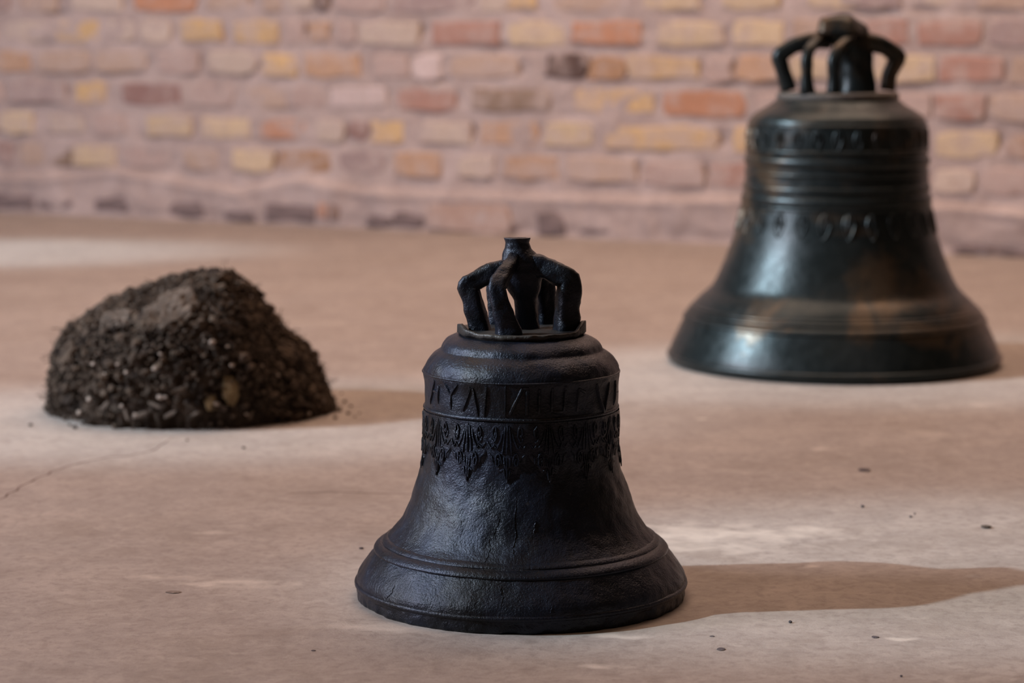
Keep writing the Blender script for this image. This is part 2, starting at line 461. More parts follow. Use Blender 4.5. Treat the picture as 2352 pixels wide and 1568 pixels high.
# ------------------------------------------------------------------ bell tools
def chaikin(pts, it=2):
    for _ in range(it):
        q = [pts[0]]
        for a, b in zip(pts, pts[1:]):
            q.append((a[0] * .75 + b[0] * .25, a[1] * .75 + b[1] * .25))
            q.append((a[0] * .25 + b[0] * .75, a[1] * .25 + b[1] * .75))
        q.append(pts[-1]); pts = q
    return pts
def resample(pts, step):
    out = [pts[0]]; acc = 0
    for a, b in zip(pts, pts[1:]):
        L = math.hypot(b[0] - a[0], b[1] - a[1])
        n = max(1, int(round(L / step)))
        for i in range(1, n + 1):
            out.append((a[0] + (b[0] - a[0]) * i / n, a[1] + (b[1] - a[1]) * i / n))
    return out
def lathe(name, prof, seg, mat, parent, disp=None, closed=False, cap_top=False):
    vs, fs = [], []
    n = len(prof)
    for (r, z) in prof:
        for k in range(seg):
            a = 2 * PI * k / seg
            rr, zz = r, z
            if disp:
                d = disp(r, z, a); rr += d[0]; zz += d[1]
            vs.append((rr * math.sin(a), -rr * math.cos(a), max(zz, 0.0)))
    for j in range(n - 1 + (1 if closed else 0)):
        j2 = (j + 1) % n
        for k in range(seg):
            k2 = (k + 1) % seg
            fs.append((j * seg + k, j * seg + k2, j2 * seg + k2, j2 * seg + k))
    if cap_top: 
        fs.append(tuple((n - 1) * seg + k for k in range(seg)))
    return mesh_obj(name, vs, fs, mat, parent)
class Bell:
    def __init__(s, cx_px, front_y, half_px, prof_px):
        # find the base centre so that the front of the rim stands at front_y
        r = 0.15
        for _ in range(40):
            g = ground(cx_px, front_y)
            Y = g.y + r
            X = plane_pt(cx_px, front_y, Y).x
            P = Vector((X, Y, 0))
            zc = Y * CP + H * SP
            P.x = (cx_px - 1176) / F * zc
            r = half_px / F * zc
        s.c = P; s.r = r
        s.prof = [s.rz(h, y) for h, y in prof_px]
    def rz(s, hpx, y_side):
        P = plane_pt(1176, y_side, s.c.y)
        zc = P.y * CP - (P.z - H) * SP
        return (hpx / F * zc, max(0.0, P.z))
    def uv(s, px, py, R):
        """angle and height of the surface point of radius R seen at a pixel"""
        th, z = 0.0, 0.15
        for _ in range(30):
            Y = s.c.y - R * math.cos(th)
            P = plane_pt(px, py, Y)
            z = P.z
            q = max(-0.999, min(0.999, (P.x - s.c.x) / R))
            th = math.asin(q)
        return th, z
    def loc(s, px, py, dy=0.0):
        """local point at the axis depth plus dy"""
        return plane_pt(px, py, s.c.y + dy) - s.c

def rad_at(prof, z):
    best = prof[0][0]
    for (r0, z0), (r1, z1) in zip(prof, prof[1:]):
        if z0 <= z <= z1 and z1 > z0:
            return r0 + (r1 - r0) * (z - z0) / (z1 - z0)
    return best
def ridge(verts, faces, path, R, w, h, sink=0.0015, D=None):
    """raised stroke with a trapezoid section laid on the bell wall; path of (theta, z)"""
    dense = []
    for a, b in zip(path, path[1:]):
        L = math.hypot((b[0] - a[0]) * 0.1, b[1] - a[1])
        n = max(1, int(L / 0.0025))
        for i in range(n): dense.append((a[0] + (b[0] - a[0]) * i / n, a[1] + (b[1] - a[1]) * i / n))
    dense.append(path[-1])
    base = len(verts); m = len(dense)
    for i, (th, z) in enumerate(dense):
        r = R(z)
        a = dense[max(i - 1, 0)]; b = dense[min(i + 1, m - 1)]
        tx, tz = (b[0] - a[0]) * r, b[1] - a[1]
        L = math.hypot(tx, tz) or 1; nx, nz_ = -tz / L, tx / L
        ww = w * (0.85 + 0.3 * nz(th * 9, z * 60, 0))
        taper = min(1.0, 0.45 + 0.3 * min(i, m - 1 - i))
        for k, hh in ((-0.5, -sink * 0.35), (-0.20, h * taper), (0.20, h * taper), (0.5, -sink * 0.35)):
            t2 = th + nx * k * ww / r; z2 = z + nz_ * k * ww
            rr = R(z2) + hh
            if D: rr += D(rr, z2, t2)[0]
            verts.append((rr * math.sin(t2), -rr * math.cos(t2), z2))
    for i in range(m - 1):
        for k in range(3):
            a = base + 4 * i + k
            faces.append((a, a + 4, a + 5, a + 1))
    faces.append((base, base + 1, base + 2, base + 3))
    e = base + 4 * (m - 1)
    faces.append((e + 3, e + 2, e + 1, e))
def fixn(o):
    bm = bmesh.new(); bm.from_mesh(o.data); bm.normal_update()
    for f in bm.faces:
        c = f.calc_center_median()
        if f.normal.x * c.x + f.normal.y * c.y < 0: f.normal_flip()
    bm.to_mesh(o.data); bm.free(); return o
def spiral(cu, cv, r, turns, start, sgn):
    n = int(12 * turns)
    return [(cu + sgn * r * (1 - 0.8 * i / n) * math.cos(start + 2 * PI * turns * i / n),
             cv + r * (1 - 0.8 * i / n) * math.sin(start + 2 * PI * turns * i / n)) for i in range(n + 1)]
def sweep(name, pts, widths, mat, parent, seg=18, sq=3.0, rough=0.0015, seed=0.0, side=None, step=0.004, rs=60, iters=2):
    """bar swept along points; widths are (half width across, half thickness); squarish section"""
    P = [Vector(p) for p in pts]
    dense, wd = [], []
    for i in range(len(P) - 1):
        n = max(2, int((P[i + 1] - P[i]).length / step))
        for k in range(n):
            t = k / n
            dense.append(P[i].lerp(P[i + 1], t)); wd.append((widths[i][0] * (1 - t) + widths[i + 1][0] * t, widths[i][1] * (1 - t) + widths[i + 1][1] * t))
    dense.append(P[-1]); wd.append(widths[-1])
    for _ in range(iters):
        dense = [dense[0]] + [(dense[i - 1] + dense[i] * 2 + dense[i + 1]) / 4 for i in range(1, len(dense) - 1)] + [dense[-1]]
    vs, fs = [], []
    for i, p in enumerate(dense):
        a, b = dense[max(0, i - 2)], dense[min(len(dense) - 1, i + 2)]
        d = (b - a).normalized()
        s = Vector(side) if side is not None else Vector((0, 1, 0))
        s = (s - d * s.dot(d)).normalized()
        u = d.cross(s)
        for k in range(seg):
            t = 2 * PI * k / seg
            c, q = math.cos(t), math.sin(t)
            f = (abs(c) ** sq + abs(q) ** sq) ** (-1 / sq)
            v = p + s * (c * f * wd[i][0]) + u * (q * f * wd[i][1])
            dn = rough * (fbm(v.x, v.y, v.z, rs, 3, seed))
            v += (v - p).normalized() * dn
            vs.append(v)
    n = len(dense)
    for i in range(n - 1):
        for k in range(seg):
            k2 = (k + 1) % seg
            fs.append((i * seg + k, i * seg + k2, (i + 1) * seg + k2, (i + 1) * seg + k))
    fs.append(tuple(range(seg))[::-1]); fs.append(tuple((n - 1) * seg + k for k in range(seg)))
    return mesh_obj(name, vs, fs, mat, parent)

# ------------------------------------------------------------------ front bell
FB = Bell(1196.5, 1459, 377, [])
FP = [(338, 1374), (366, 1374), (374, 1366), (377, 1352), (377, 1340), (378, 1328), (376, 1314), (370, 1302), (352, 1277), (330, 1249), (316, 1237), (305, 1227),
      (288, 1209), (268, 1180), (256, 1150), (241, 1110), (230, 1078), (225, 1050), (222, 1010), (221, 960), (221, 900), (222, 868),
      (225, 858), (226, 848), (223, 838), (216, 824), (204, 811), (192, 803), (186, 799), (184, 792), (179, 784), (168, 776), (152, 769), (144, 766), (100, 766), (4, 766)]
fprof = [FB.rz(*p) for p in FP]
fb = empty('bell', FB.c, 'small matte black cast bell with a lettered band, standing nearest on the floor', 'bell')
fsm = resample(chaikin(fprof, 2), 0.0016)
FR = lambda z: rad_at(fsm, z)
ztop_lip = FB.rz(377, 1340)[1]
def fdisp(r, z, a):
    x, y = r * math.sin(a), -r * math.cos(a)
    d = 0.0011 * fbm(x, y, z, 26, 2, 3.0) + 0.0006 * nz(x, y, z, 110, 6.0)
    if r > 0.128 and z < ztop_lip: d += 0.0030 * min(0, nz(x, y, z * 0.4, 60, 9.0)) + 0.0008 * nz(x, y, z, 160, 4)
    if z > FB.rz(200, 840)[1]: d += 0.0010 * nz(x, y, z, 60, 2.0)
    zz = 0.0008 * nz(x, y, z, 40, 11.0) if z > 0.004 else 0.0
    if r < 0.02: d = 0
    return d, zz
inner = [(fprof[-1][0], fprof[-1][1])]
lathe('body', [(0.118, 0.035)] + [(fprof[0][0], 0.0)] + fsm[1:], 560, M_IRON, fb, fdisp)
# raised mouldings
def mould(parent, R, z, w, h, mat, seg=360, amp=0.0003, seed=1.0, name='moulding'):
    pr = []
    for i in range(9):
        t = -1 + 2 * i / 8
        zz = z + w * t
        pr.append((R(zz) - 0.001 + (h + 0.001) * math.sqrt(max(0, 1 - t * t)), zz))
    return lathe(name, pr, seg, mat, parent, lambda r, z, a: (amp * nz(r * math.sin(a), r * math.cos(a), z, 60, seed), amp * 2 * nz(math.sin(a) * .1, math.cos(a) * .1, 0, 25, seed)))
def fz(y_front, rpx):
    """height of a ring seen at y_front on the side of the bell nearest the camera"""
    r = rpx / F * (FB.c.y * CP + 0.3 * SP)
    P = plane_pt(1176, y_front, FB.c.y - r); return P.z
for yf, rp, w, h in [(1421, 376, 0.0028, 0.0016), (1299, 303, 0.0026, 0.0016), (1318, 316, 0.0042, 0.0026), (966, 221, 0.0022, 0.0016), (882, 222, 0.0012, 0.0009)]:
    mould(fb, FR, fz(yf, rp), w, h, M_IRON, seed=yf)
# step at the shoulder lettering line
def cpx(u, v): return 940 + u / 4.356, 820 + v / 4.356
LET = [
 [[(265, 232), (240, 330), (212, 465)], [(300, 285), (290, 462)], [(240, 335), (298, 345)]],
 [[(362, 268), (412, 382)], [(492, 268), (412, 382)], [(412, 382), (416, 520)]],
 [[(620, 302), (530, 540)], [(640, 310), (682, 590)]],
 [[(777, 290), (747, 592)]],
 [[(1135, 312), (1005, 578)], [(1182, 312), (1176, 580)], [(1135, 312), (1195, 318)]],
 [[(1302, 322), (1300, 572)]],
 [[(1432, 310), (1426, 552)], [(1426, 552), (1548, 550)], [(1562, 290), (1548, 550)]],
 [[(1692, 318), (1682, 545)], [(1692, 318), (1760, 352)]],
 [[(1872, 270), (1946, 572)], [(1946, 572), (1996, 250)]],
 [[(2050, 230), (2046, 480)], [(2046, 350), (2078, 340)]],
]
Rb = FR(0.17)
insc = []
for strokes in LET:
    vs, fs = [], []
    for st in strokes:
        path = [FB.uv(*cpx(u, v), Rb) for u, v in st]
        ridge(vs, fs, path, FR, 0.0046, 0.0016, D=fdisp)
    fixn(mesh_obj('letter', vs, fs, M_IRON, fb, smooth=False))
vs, fs = [], []
ridge(vs, fs, [FB.uv(*cpx(966, 262), Rb), FB.uv(*cpx(960, 602), Rb)], FR, 0.0022, 0.0010, D=fdisp)
mesh_obj('casting_seam', vs, fs, M_IRON, fb, smooth=False)
# lambrequin frieze: 15 scrolled pendants under the lettering
zt = FB.uv(1197, 972, Rb)[1]; zb_ = FB.uv(1197, 1106, Rb)[1]
HZ = zt - zb_
def pendant(th0, seed, stretch=1.0):
    hwid = math.radians(12.2)
    rr = random.Random(seed)
    f = lambda u, v: (th0 + u * hwid, zt - v * HZ * stretch)
    vs, fs = [], []
    # plate with lobed lower edge
    nu, nv = 25, 8
    for i in range(nu):
        u = -1 + 2 * i / (nu - 1)
        bot = 0.56 + 0.44 * (1 - abs(u)) ** 0.9 + 0.045 * math.cos(u * 5 * PI) + 0.02 * rr.uniform(-1, 1)
        for j in range(nv):
            th, z = f(u, bot * j / (nv - 1))
            hgt = 0.0011 if j < nv - 1 else -0.0012
            hgt += 0.0005 * nz(th * 20, z * 200, 0, 1, seed)
            r = FR(z) + hgt + fdisp(FR(z), z, th)[0]
            vs.append((r * math.sin(th), -r * math.cos(th), z))
    for i in range(nu - 1):
        for j in range(nv - 1):
            a = i * nv + j
            fs.append((a, a + 1, a + nv + 1, a + nv))
    p = mesh_obj('frieze_pendant', vs, fs, M_IRON, fb)
    vs, fs = [], []
    S = []
    for sg in (-1, 1):
        S.append(spiral(sg * 0.62, 0.17, 0.16, 1.5, rr.uniform(0, 1), sg))
        S.append(spiral(sg * 0.42, 0.62, 0.15, 1.5, 2.6, sg))
        S.append([(sg * 0.08, 0.06), (sg * 0.16, 0.3), (sg * 0.22, 0.5), (sg * 0.42, 0.47)])
        S.append([(sg * 0.95, 0.32), (sg * 0.75, 0.42), (sg * 0.62, 0.36), (sg * 0.5, 0.42), (sg * 0.3, 0.28), (sg * 0.2, 0.12)])
        S.append([(sg * 0.30, 0.80), (sg * 0.14, 0.74), (sg * 0.05, 0.92)])
        S.append([(sg * 0.88, 0.5), (sg * 0.7, 0.56), (sg * 0.66, 0.66)])
        S.append([(sg * 0.15, 0.55), (sg * 0.13, 0.66), (sg * 0.02, 0.78)])
    S.append([(0, 0.03), (0, 0.5)]); S.append([(0, 0.58), (0.0, 0.98)])
    for st in S:
        ridge(vs, fs, [f(u + rr.uniform(-.02, .02), v + rr.uniform(-.012, .012)) for u, v in st], lambda z: FR(z) + 0.0010, 0.0025, 0.0013, 0.0008, D=fdisp)
    fixn(mesh_obj('scroll', vs, fs, M_IRON, p, smooth=False))
for k in range(15):
    th = math.radians(-32 + 24 * k)
    pendant(th, k, 1.04)

# casting flaws running down the front
for pts in ([(1121, 1238), (1124, 1262), (1116, 1284), (1110, 1300)], [(1186, 1146), (1180, 1190), (1184, 1232), (1176, 1262), (1184, 1290), (1172, 1312)],
            [(1148, 1186), (1140, 1210), (1132, 1232)], [(1150, 1344), (1154, 1372), (1149, 1396)], [(906, 1343), (900, 1360), (888, 1374)], [(1230, 1196), (1226, 1224)], [(1268, 1384), (1264, 1408)]):
    path = []
    for px, py in pts:
        Rr = 0.10
        for _ in range(25):
            th, z = FB.uv(px, py, Rr); Rr = 0.5 * Rr + 0.5 * FR(max(0.002, min(z, 0.20)))
        path.append((th, z))
    dn = []
    for (t0, z0), (t1, z1) in zip(path, path[1:]):
        for i in range(6): dn.append((t0 + (t1 - t0) * i / 6 + random.uniform(-.006, .006), z0 + (z1 - z0) * i / 6))
    dn.append(path[-1])
    vs, fs = [], []
    ridge(vs, fs, dn, FR, 0.0017, 0.0005, D=fdisp)
    fixn(mesh_obj('casting_flaw', vs, fs, M_IRON, fb, smooth=False))
# crown of the front bell
Fs = (FB.c.y * CP + 0.3 * SP) / F     # metres per pixel at the axis
def L(px, py, dy=0.0): return FB.loc(px, py, dy)
zpl = FB.rz(146, 755)[1]
def pldisp(r, z, a):
    x, y = r * math.sin(a), -r * math.cos(a)
    k = max(0, (r - 0.048) / 0.010)
    e = 0.0022 * fbm(x, y, 0, 55, 3, 5) * min(1, k)
    lip = (0.0055 * math.exp(-((a - 4.95) / 0.33) ** 2) + 0.0075 * math.exp(-((a - 1.45) / 0.3) ** 2)) * (1 if r > 0.054 and z > zpl - 0.001 else 0)
    return (e if r > 0.03 else 0), lip + 0.0008 * nz(x, y, 0, 90, 1)
pr = resample([(0.002, zpl), (0.045, zpl), (0.0545, zpl + 0.001), (0.0575, zpl + 0.0008), (0.0578, zpl - 0.002), (0.0545, zpl - 0.005), (0.0520, zpl - 0.010)], 0.0012)
M_PLATE = metal_mat('dusty_bronze', (0.012, 0.011, 0.011), (0.030, 0.027, 0.025), (0.065, 0.055, 0.045), 0.54, 0.5,
                    [(90, 0.5, 0.003), (300, 0.5, 0.001)], metallic=0.2)
lathe('crown_plate', pr, 220, M_PLATE, fb, pldisp)
# shank: neck stub + core column
def loft(name, secs, mat, parent, seg=40, rough=0.0015, seed=1.0, top_dip=0.0):
    vs, fs = [], []
    out = []
    for a, b in zip(secs, secs[1:]):
        for i in range(5):
            t = i / 5; out.append(tuple(p * (1 - t) + q * t for p, q in zip(a, b)))
    out.append(secs[-1])
    for (x, y, z, rx, ry) in out:
        for k in range(seg):
            t = 2 * PI * k / seg
            v = Vector((x + rx * math.cos(t), y + ry * math.sin(t), z))
            d = rough * fbm(v.x, v.y, v.z, 55, 3, seed)
            v += Vector((math.cos(t), math.sin(t), 0.3)) * d
            vs.append(v)
    n = len(out)
    for i in range(n - 1):
        for k in range(seg):
            k2 = (k + 1) % seg
            fs.append((i * seg + k, i * seg + k2, (i + 1) * seg + k2, (i + 1) * seg + k))
    x, y, z, rx, ry = out[-1]
    ring = n - 1
    for q, zz in ((0.75, 0.0004 - top_dip * .6), (0.35, -top_dip)):
        b0 = len(vs)
        for k in range(seg):
            t = 2 * PI * k / seg
            vs.append((x + rx * q * math.cos(t), y + ry * q * math.sin(t), z + zz + 0.0008 * nz(q * math.cos(t), q * math.sin(t), 0, 4, seed)))
        p0 = b0 - seg if q < 0.7 else ring * seg
        for k in range(seg):
            k2 = (k + 1) % seg
            fs.append((p0 + k, p0 + k2, b0 + k2, b0 + k))
    fs.append(tuple(b0 + k for k in range(seg)))
    return mesh_obj(name, vs, fs, mat, parent)
def sec(px, py, hw, ry=None, dy=0.0, LL=None, sc=None):
    v = (LL or L)(px, py, dy); s = sc or Fs
    return (v.x, v.y, v.z, hw * s, (ry if ry is not None else hw) * s)
loft('shank', [sec(1208, 768, 34, 26, 0.004), sec(1210, 735, 27, 20, 0.004), sec(1208, 690, 26, 20, 0.003), sec(1200, 650, 42, 30), sec(1198, 622, 52, 36), sec(1196, 600, 46, 36), sec(1193, 582, 38, 30),
               sec(1191, 570, 30, 25), sec(1188, 557, 27, 22), sec(1187.5, 546, 30.5, 23)], M_IRON, fb, seed=3, top_dip=0.0015)
def arm(pts, ws, seed, parent=fb, LL=None, s=None, side=None, mat=M_IRON, **kw):
    P = [(LL or L)(*p) for p in pts]
    s = s or Fs
    return sweep('canon', P, [(a * s, b * s) for a, b in ws], mat, parent, seed=seed, side=side, **kw)
# left, right, front, back, back-left
fa = dict(rough=0.0016, rs=80, sq=4.5, iters=1, step=0.0025, seg=28)
arm([(1190, 612, 0), (1140, 622, -0.002), (1072, 654, -0.004), (1082, 680, -0.004), (1108, 775, -0.004)],
    [(24, 26), (22, 22), (21, 22), (22, 22), (25, 24)], 2, side=(0.15, 1, 0), **fa)
arm([(1205, 610, 0), (1250, 614, -0.002), (1307, 642, -0.006), (1306, 680, -0.006), (1298, 775, -0.006)],
    [(26, 28), (24, 25), (26, 25), (26, 25), (28, 28)], 5, side=(-0.3, 1, 0), **fa)
arm([(1182, 592, -0.006), (1166, 618, -0.022), (1139, 662, -0.042), (1146, 684, -0.042), (1172, 778, -0.040)],
    [(14, 17), (15, 17), (20, 17), (19, 18), (30, 24)], 8, side=(1, 0.1, 0), **fa)
arm([(1212, 606, 0.004), (1235, 622, 0.022), (1250, 645, 0.040), (1254, 700, 0.040), (1262, 765, 0.040)],
    [(18, 20), (20, 20), (23, 20), (22, 20), (26, 22)], 11, side=(1, 0.3, 0), **fa)
arm([(1196, 606, 0.004), (1160, 630, 0.024), (1138, 652, 0.036), (1140, 700, 0.034), (1146, 765, 0.034)],
    [(16, 18), (18, 18), (19, 18), (17, 16), (20, 18)], 14, side=(1, -0.4, 0), **fa)

# ------------------------------------------------------------------ back bell
BB = Bell(1913.5, 886, 378, [])
BP = [(338, 834), (368, 834), (375, 828), (378, 815), (375, 800), (364, 774), (352, 748), (342, 727), (322, 697), (302, 676), (281, 660), (268, 634), (257, 608), (246, 580), (237, 555), (228, 525), (221.5, 499),
      (216, 474), (212, 447), (209, 414), (207.5, 380), (206.5, 351), (205.5, 318), (204, 294), (203, 282), (199, 270), (187, 259), (170, 249), (157, 242), (145, 233), (138, 226), (100, 224), (4, 224)]
bprof = [BB.rz(*p) for p in BP]
bb = empty('bell', BB.c, 'large smooth green-black bell with brown stains, standing near the brick wall', 'bell')
bsm = resample(chaikin(bprof, 2), 0.003)
BR = lambda z: rad_at(bsm, z)
lathe('body', [(0.20, 0.05)] + [(bprof[0][0], 0.0)] + bsm[1:], 320, M_BACK, bb,
      lambda r, z, a: (0.0006 * nz(r * math.sin(a), r * math.cos(a), z, 22, 3.0) if r > .03 else 0, 0))
def bz(y_front, rpx):
    r = rpx / F * BB.c.y
    return plane_pt(1176, y_front, BB.c.y - r).z
for yf, rp, w, h in [(866, 377, 0.0045, 0.003), (748, 312, 0.004, 0.003), (764, 322, 0.006, 0.0035), (737, 300, 0.003, 0.002),
                     (353, 206, 0.004, 0.003), (378, 207, 0.008, 0.0035), (406, 208, 0.0035, 0.002), (441, 212, 0.006, 0.003), (468, 215, 0.008, 0.0035), (484, 217, 0.004, 0.002), (292, 205, 0.003, 0.002)]:
    mould(bb, BR, bz(yf, rp), w, h, M_BACK, 240, 0.0002, yf)
# upper and lower friezes of leafy reliefs
def leaf_relief(name, th, z, hz, seed, down=True):
    rr = random.Random(seed); vs, fs = [], []
    dw = hz * 0.30 / 0.14
    for sg in (-1, 1):
        ridge(vs, fs, [(th + sg * dw * u, z - hz * v) for u, v in ((0.0, 0.0), (0.5, 0.15), (0.75, 0.45), (0.45, 0.75), (0.05, 1.0 if down else 0.8))], BR, 0.004, 0.0022)
        ridge(vs, fs, [(th + sg * dw * u + rr.uniform(-.01, .01), z - hz * v) for u, v in ((0.1, 0.6), (0.35, 0.5), (0.3, 0.3))], BR, 0.003, 0.0018)
    ridge(vs, fs, [(th, z), (th + rr.uniform(-.02, .02), z - hz * 0.7)], BR, 0.004, 0.0026)
    return fixn(mesh_obj(name, vs, fs, M_BACK, bb))
z0 = bz(300, 206); z1 = bz(349, 206)
for k in range(28): leaf_relief('frieze_leaf', 2 * PI * k / 28 + 0.1, z0, z0 - z1, k)
z0 = bz(492, 224); z1 = bz(552, 236)
for k in range(26): leaf_relief('frieze_leaf', 2 * PI * k / 26, z0, z0 - z1, 50 + k)
Bs = BB.c.y / F
def LB(px, py, dy=0.0): return BB.loc(px, py, dy)
M_BPL = metal_mat('pale_dusty_bronze', (0.05, 0.042, 0.036), (0.10, 0.085, 0.07), (0.20, 0.165, 0.14), 0.52, 0.6, [(80, 0.4, 0.003)], metallic=0.1)
zq = BB.rz(137, 212)[1]
lathe('crown_plate', [(0.002, zq), (0.060, zq), (0.0895, zq), (0.0925, zq - 0.002), (0.0925, zq - 0.009), (0.089, zq - 0.012)], 120, M_BPL, bb)
loft('shank', [sec(1970, 212, 44, 38, 0.0, LB, Bs), sec(1969, 180, 40, 32, 0.0, LB, Bs), sec(1967, 140, 38, 30, 0, LB, Bs), sec(1955, 100, 46, 34, 0, LB, Bs), sec(1945, 78, 52, 34, 0, LB, Bs), sec(1940, 60, 50, 30, 0, LB, Bs)], M_BACK, bb, seed=6)
ba = dict(sq=3.5, iters=1, parent=bb, LL=LB, s=Bs, mat=M_BACK, step=0.006, rough=0.002, rs=40)
arm([(1905, 92, 0), (1858, 96, 0), (1820, 106, 0), (1788, 129, 0), (1800, 165, 0), (1812, 208, 0)], [(22, 20), (22, 19), (22, 18), (22, 19), (21, 17), (22, 18)], 21, side=(0, 1, 0), **ba)
arm([(1960, 92, 0), (2000, 97, 0), (2032, 106, 0), (2064, 131, 0), (2043, 168, 0), (2037, 208, 0)], [(22, 24), (22, 22), (22, 20), (22, 20), (21, 17), (22, 18)], 22, side=(0, 1, 0), **ba)
arm([(1900, 86, -0.010), (1880, 92, -0.03), (1858, 115, -0.055), (1852, 140, -0.062), (1853, 175, -0.062), (1855, 216, -0.062)], [(11, 12), (11, 12), (12, 13), (14, 13), (14, 13), (16, 15)], 23, side=(1, 0.1, 0), **ba)
arm([(1962, 80, -0.012), (1950, 90, -0.034), (1924, 115, -0.058), (1915, 142, -0.066), (1915, 175, -0.066), (1917, 216, -0.066)], [(11, 12), (12, 12), (13, 13), (14, 13), (14, 13), (16, 15)], 24, side=(1, 0.1, 0), **ba)
arm([(1940, 90, 0.012), (1950, 100, 0.04), (1960, 125, 0.065), (1958, 165, 0.066), (1958, 208, 0.066)], [(14, 12), (14, 12), (14, 13), (14, 13), (16, 15)], 25, side=(1, 0.1, 0), **ba)
# cap block with its worn peak
def cap():
    bm = bmesh.new()
    for (px, py, dy) in [(1873, 78, -0.035), (1878, 50, -0.028), (1886, 40, -0.02), (1925, 38, -0.03), (1960, 44, -0.03), (1962, 78, -0.045), (1997, 62, 0.0), (1996, 92, -0.005),
                         (1886, 42, 0.02), (1930, 36, 0.025), (1975, 50, 0.022), (1880, 78, 0.025), (1990, 90, 0.025), (1940, 28, -0.004), (1925, 33, 0.0), (1955, 33, 0.0)]:
        bm.verts.new(LB(px, py, dy))
    bmesh.ops.convex_hull(bm, input=bm.verts)
    bmesh.ops.subdivide_edges(bm, edges=bm.edges[:], cuts=3, use_grid_fill=True)
    bmesh.ops.smooth_vert(bm, verts=bm.verts, factor=0.5, use_axis_x=True, use_axis_y=True, use_axis_z=True)
    for v in bm.verts:
        v.co += Vector((1, 0.3, 1)) * 0.0025 * nz(*v.co, 45, 4)
    me = bpy.data.meshes.new('crown_cap'); bm.to_mesh(me); bm.free()
    me.polygons.foreach_set('use_smooth', [True] * len(me.polygons))
    me.materials.append(M_BACK)
    o = bpy.data.objects.new('crown_cap', me); COL.objects.link(o); o.parent = bb
cap()

# ------------------------------------------------------------------ soil heap
SIL = [(121, 945), (124, 905), (127, 815), (156, 755), (190, 736), (239, 698), (286, 677), (339, 662), (378, 646), (441, 630), (508, 624), (544, 643), (584, 676), (617, 726), (646, 760), (700, 806), (730, 858), (752, 915), (758, 940)]
g = ground(440, 988)
HY = g.y + 0.165
HC = Vector((plane_pt(440, 938, HY).x, HY, 0))
sil = []
for px, py in SIL:
    P = plane_pt(px, py, HY); sil.append((P.x - HC.x, max(0.0, P.z)))
X0, X1 = sil[0][0], sil[-1][0]
heap = empty('soil_heap', HC, 'dark brown heap of loose soil with roots and pebbles on the floor at the left', 'soil')
HPX = (HY * CP) / F
def heap_surf(t, q):
    """t along x (-1..1), q across from front (-1) to back (1)"""
    x = (X0 + X1) / 2 + (X1 - X0) / 2 * math.sin(t * PI / 2)
    h = interp(sil, x)
    dep = 0.165 * math.sqrt(max(0.0, 1 - ((x - (X0 + X1) / 2) / ((X1 - X0) / 2)) ** 2)) ** 1.15 + 0.006
    a = q * PI / 2
    return Vector((x, dep * math.sin(a), h * max(0.0, math.cos(a)) ** 0.62))
def heap_norm(t, q):
    e = 0.01
    a = heap_surf(min(1, t + e), q) - heap_surf(max(-1, t - e), q)
    b = heap_surf(t, min(1, q + e)) - heap_surf(t, max(-1, q - e))
    n = a.cross(b)
    if n.length < 1e-9: return Vector((0, 0, 1))
    n.normalize()
    c = heap_surf(t, q) - Vector((0.02, 0, 0.02))
    return n if n.dot(c) > 0 else -n
def build_heap():
    nt_, nq = 230, 170
    vs, fs = [], []
    for i in range(nt_ + 1):
        t = -0.99 + 1.98 * i / nt_
        for j in range(nq + 1):
            q = -1 + 2 * j / nq
            p = heap_surf(t, q); n = heap_norm(t, q)
            d = 0.012 * fbm(p.x, p.y, p.z, 20, 3, 2.0) + 0.009 * fbm(p.x, p.y, p.z, 75, 3, 6.0) - 0.008
            p2 = p + n * d
            vs.append((p2.x, p2.y, max(0.0, p2.z) if 0 < j < nq else 0.0))
    for i in range(nt_):
        for j in range(nq):
            a = i * (nq + 1) + j
            fs.append((a, a + 1, a + nq + 2, a + nq + 1))
    return mesh_obj('soil', vs, fs, M_SOIL, heap)
build_heap()
ICO = bmesh.new(); bmesh.ops.create_icosphere(ICO, subdivisions=1, radius=1.0)
IV = [v.co.copy() for v in ICO.verts]; IF = [tuple(v.index for v in f.verts) for f in ICO.faces]; ICO.free()
def clump(vs, fs, c, r, squash=(1, 1, 1), rnd=random):
    b = len(vs)
    R = Matrix.Rotation(rnd.uniform(0, 6.28), 3, 'Z') @ Matrix.Rotation(rnd.uniform(-1, 1), 3, 'X')
    for v in IV:
        k = r * rnd.uniform(0.7, 1.25)
        q = R @ Vector((v.x * squash[0], v.y * squash[1], v.z * squash[2])) * k
        vs.append((c.x + q.x, c.y + q.y, max(0.0002, c.z + q.z)))
    for f in IF: fs.append(tuple(b + i for i in f))
rn = random.Random(5)
for nm, cnt, rmin, rmax, mt in (('soil_crumbs', 6500, 0.0012, 0.0042, M_CRUMB), ('dry_crumbs', 2600, 0.0012, 0.0034, M_DRY), ('soil_lumps', 900, 0.0035, 0.0095, M_CRUMB)):
    vs, fs = [], []
    for _ in range(cnt):
        t = rn.uniform(-0.98, 0.98); q = rn.uniform(-1, 0.6)
        if nm == 'dry_crumbs': t = rn.gauss(-0.35, 0.35); q = rn.uniform(-0.75, 0.3); t = max(-.97, min(.97, t))
        p = heap_surf(t, q) + heap_norm(t, q) * rn.uniform(-0.004, 0.005)
        r = rmin + (rmax - rmin) * rn.random() ** 2
        p.z = max(p.z, r * 0.5)
        clump(vs, fs, p, r, (1, rn.uniform(.6, 1), rn.uniform(.5, 1)), rn)
    o = mesh_obj(nm, vs, fs, mt, heap, smooth=False); o['kind'] = 'stuff'
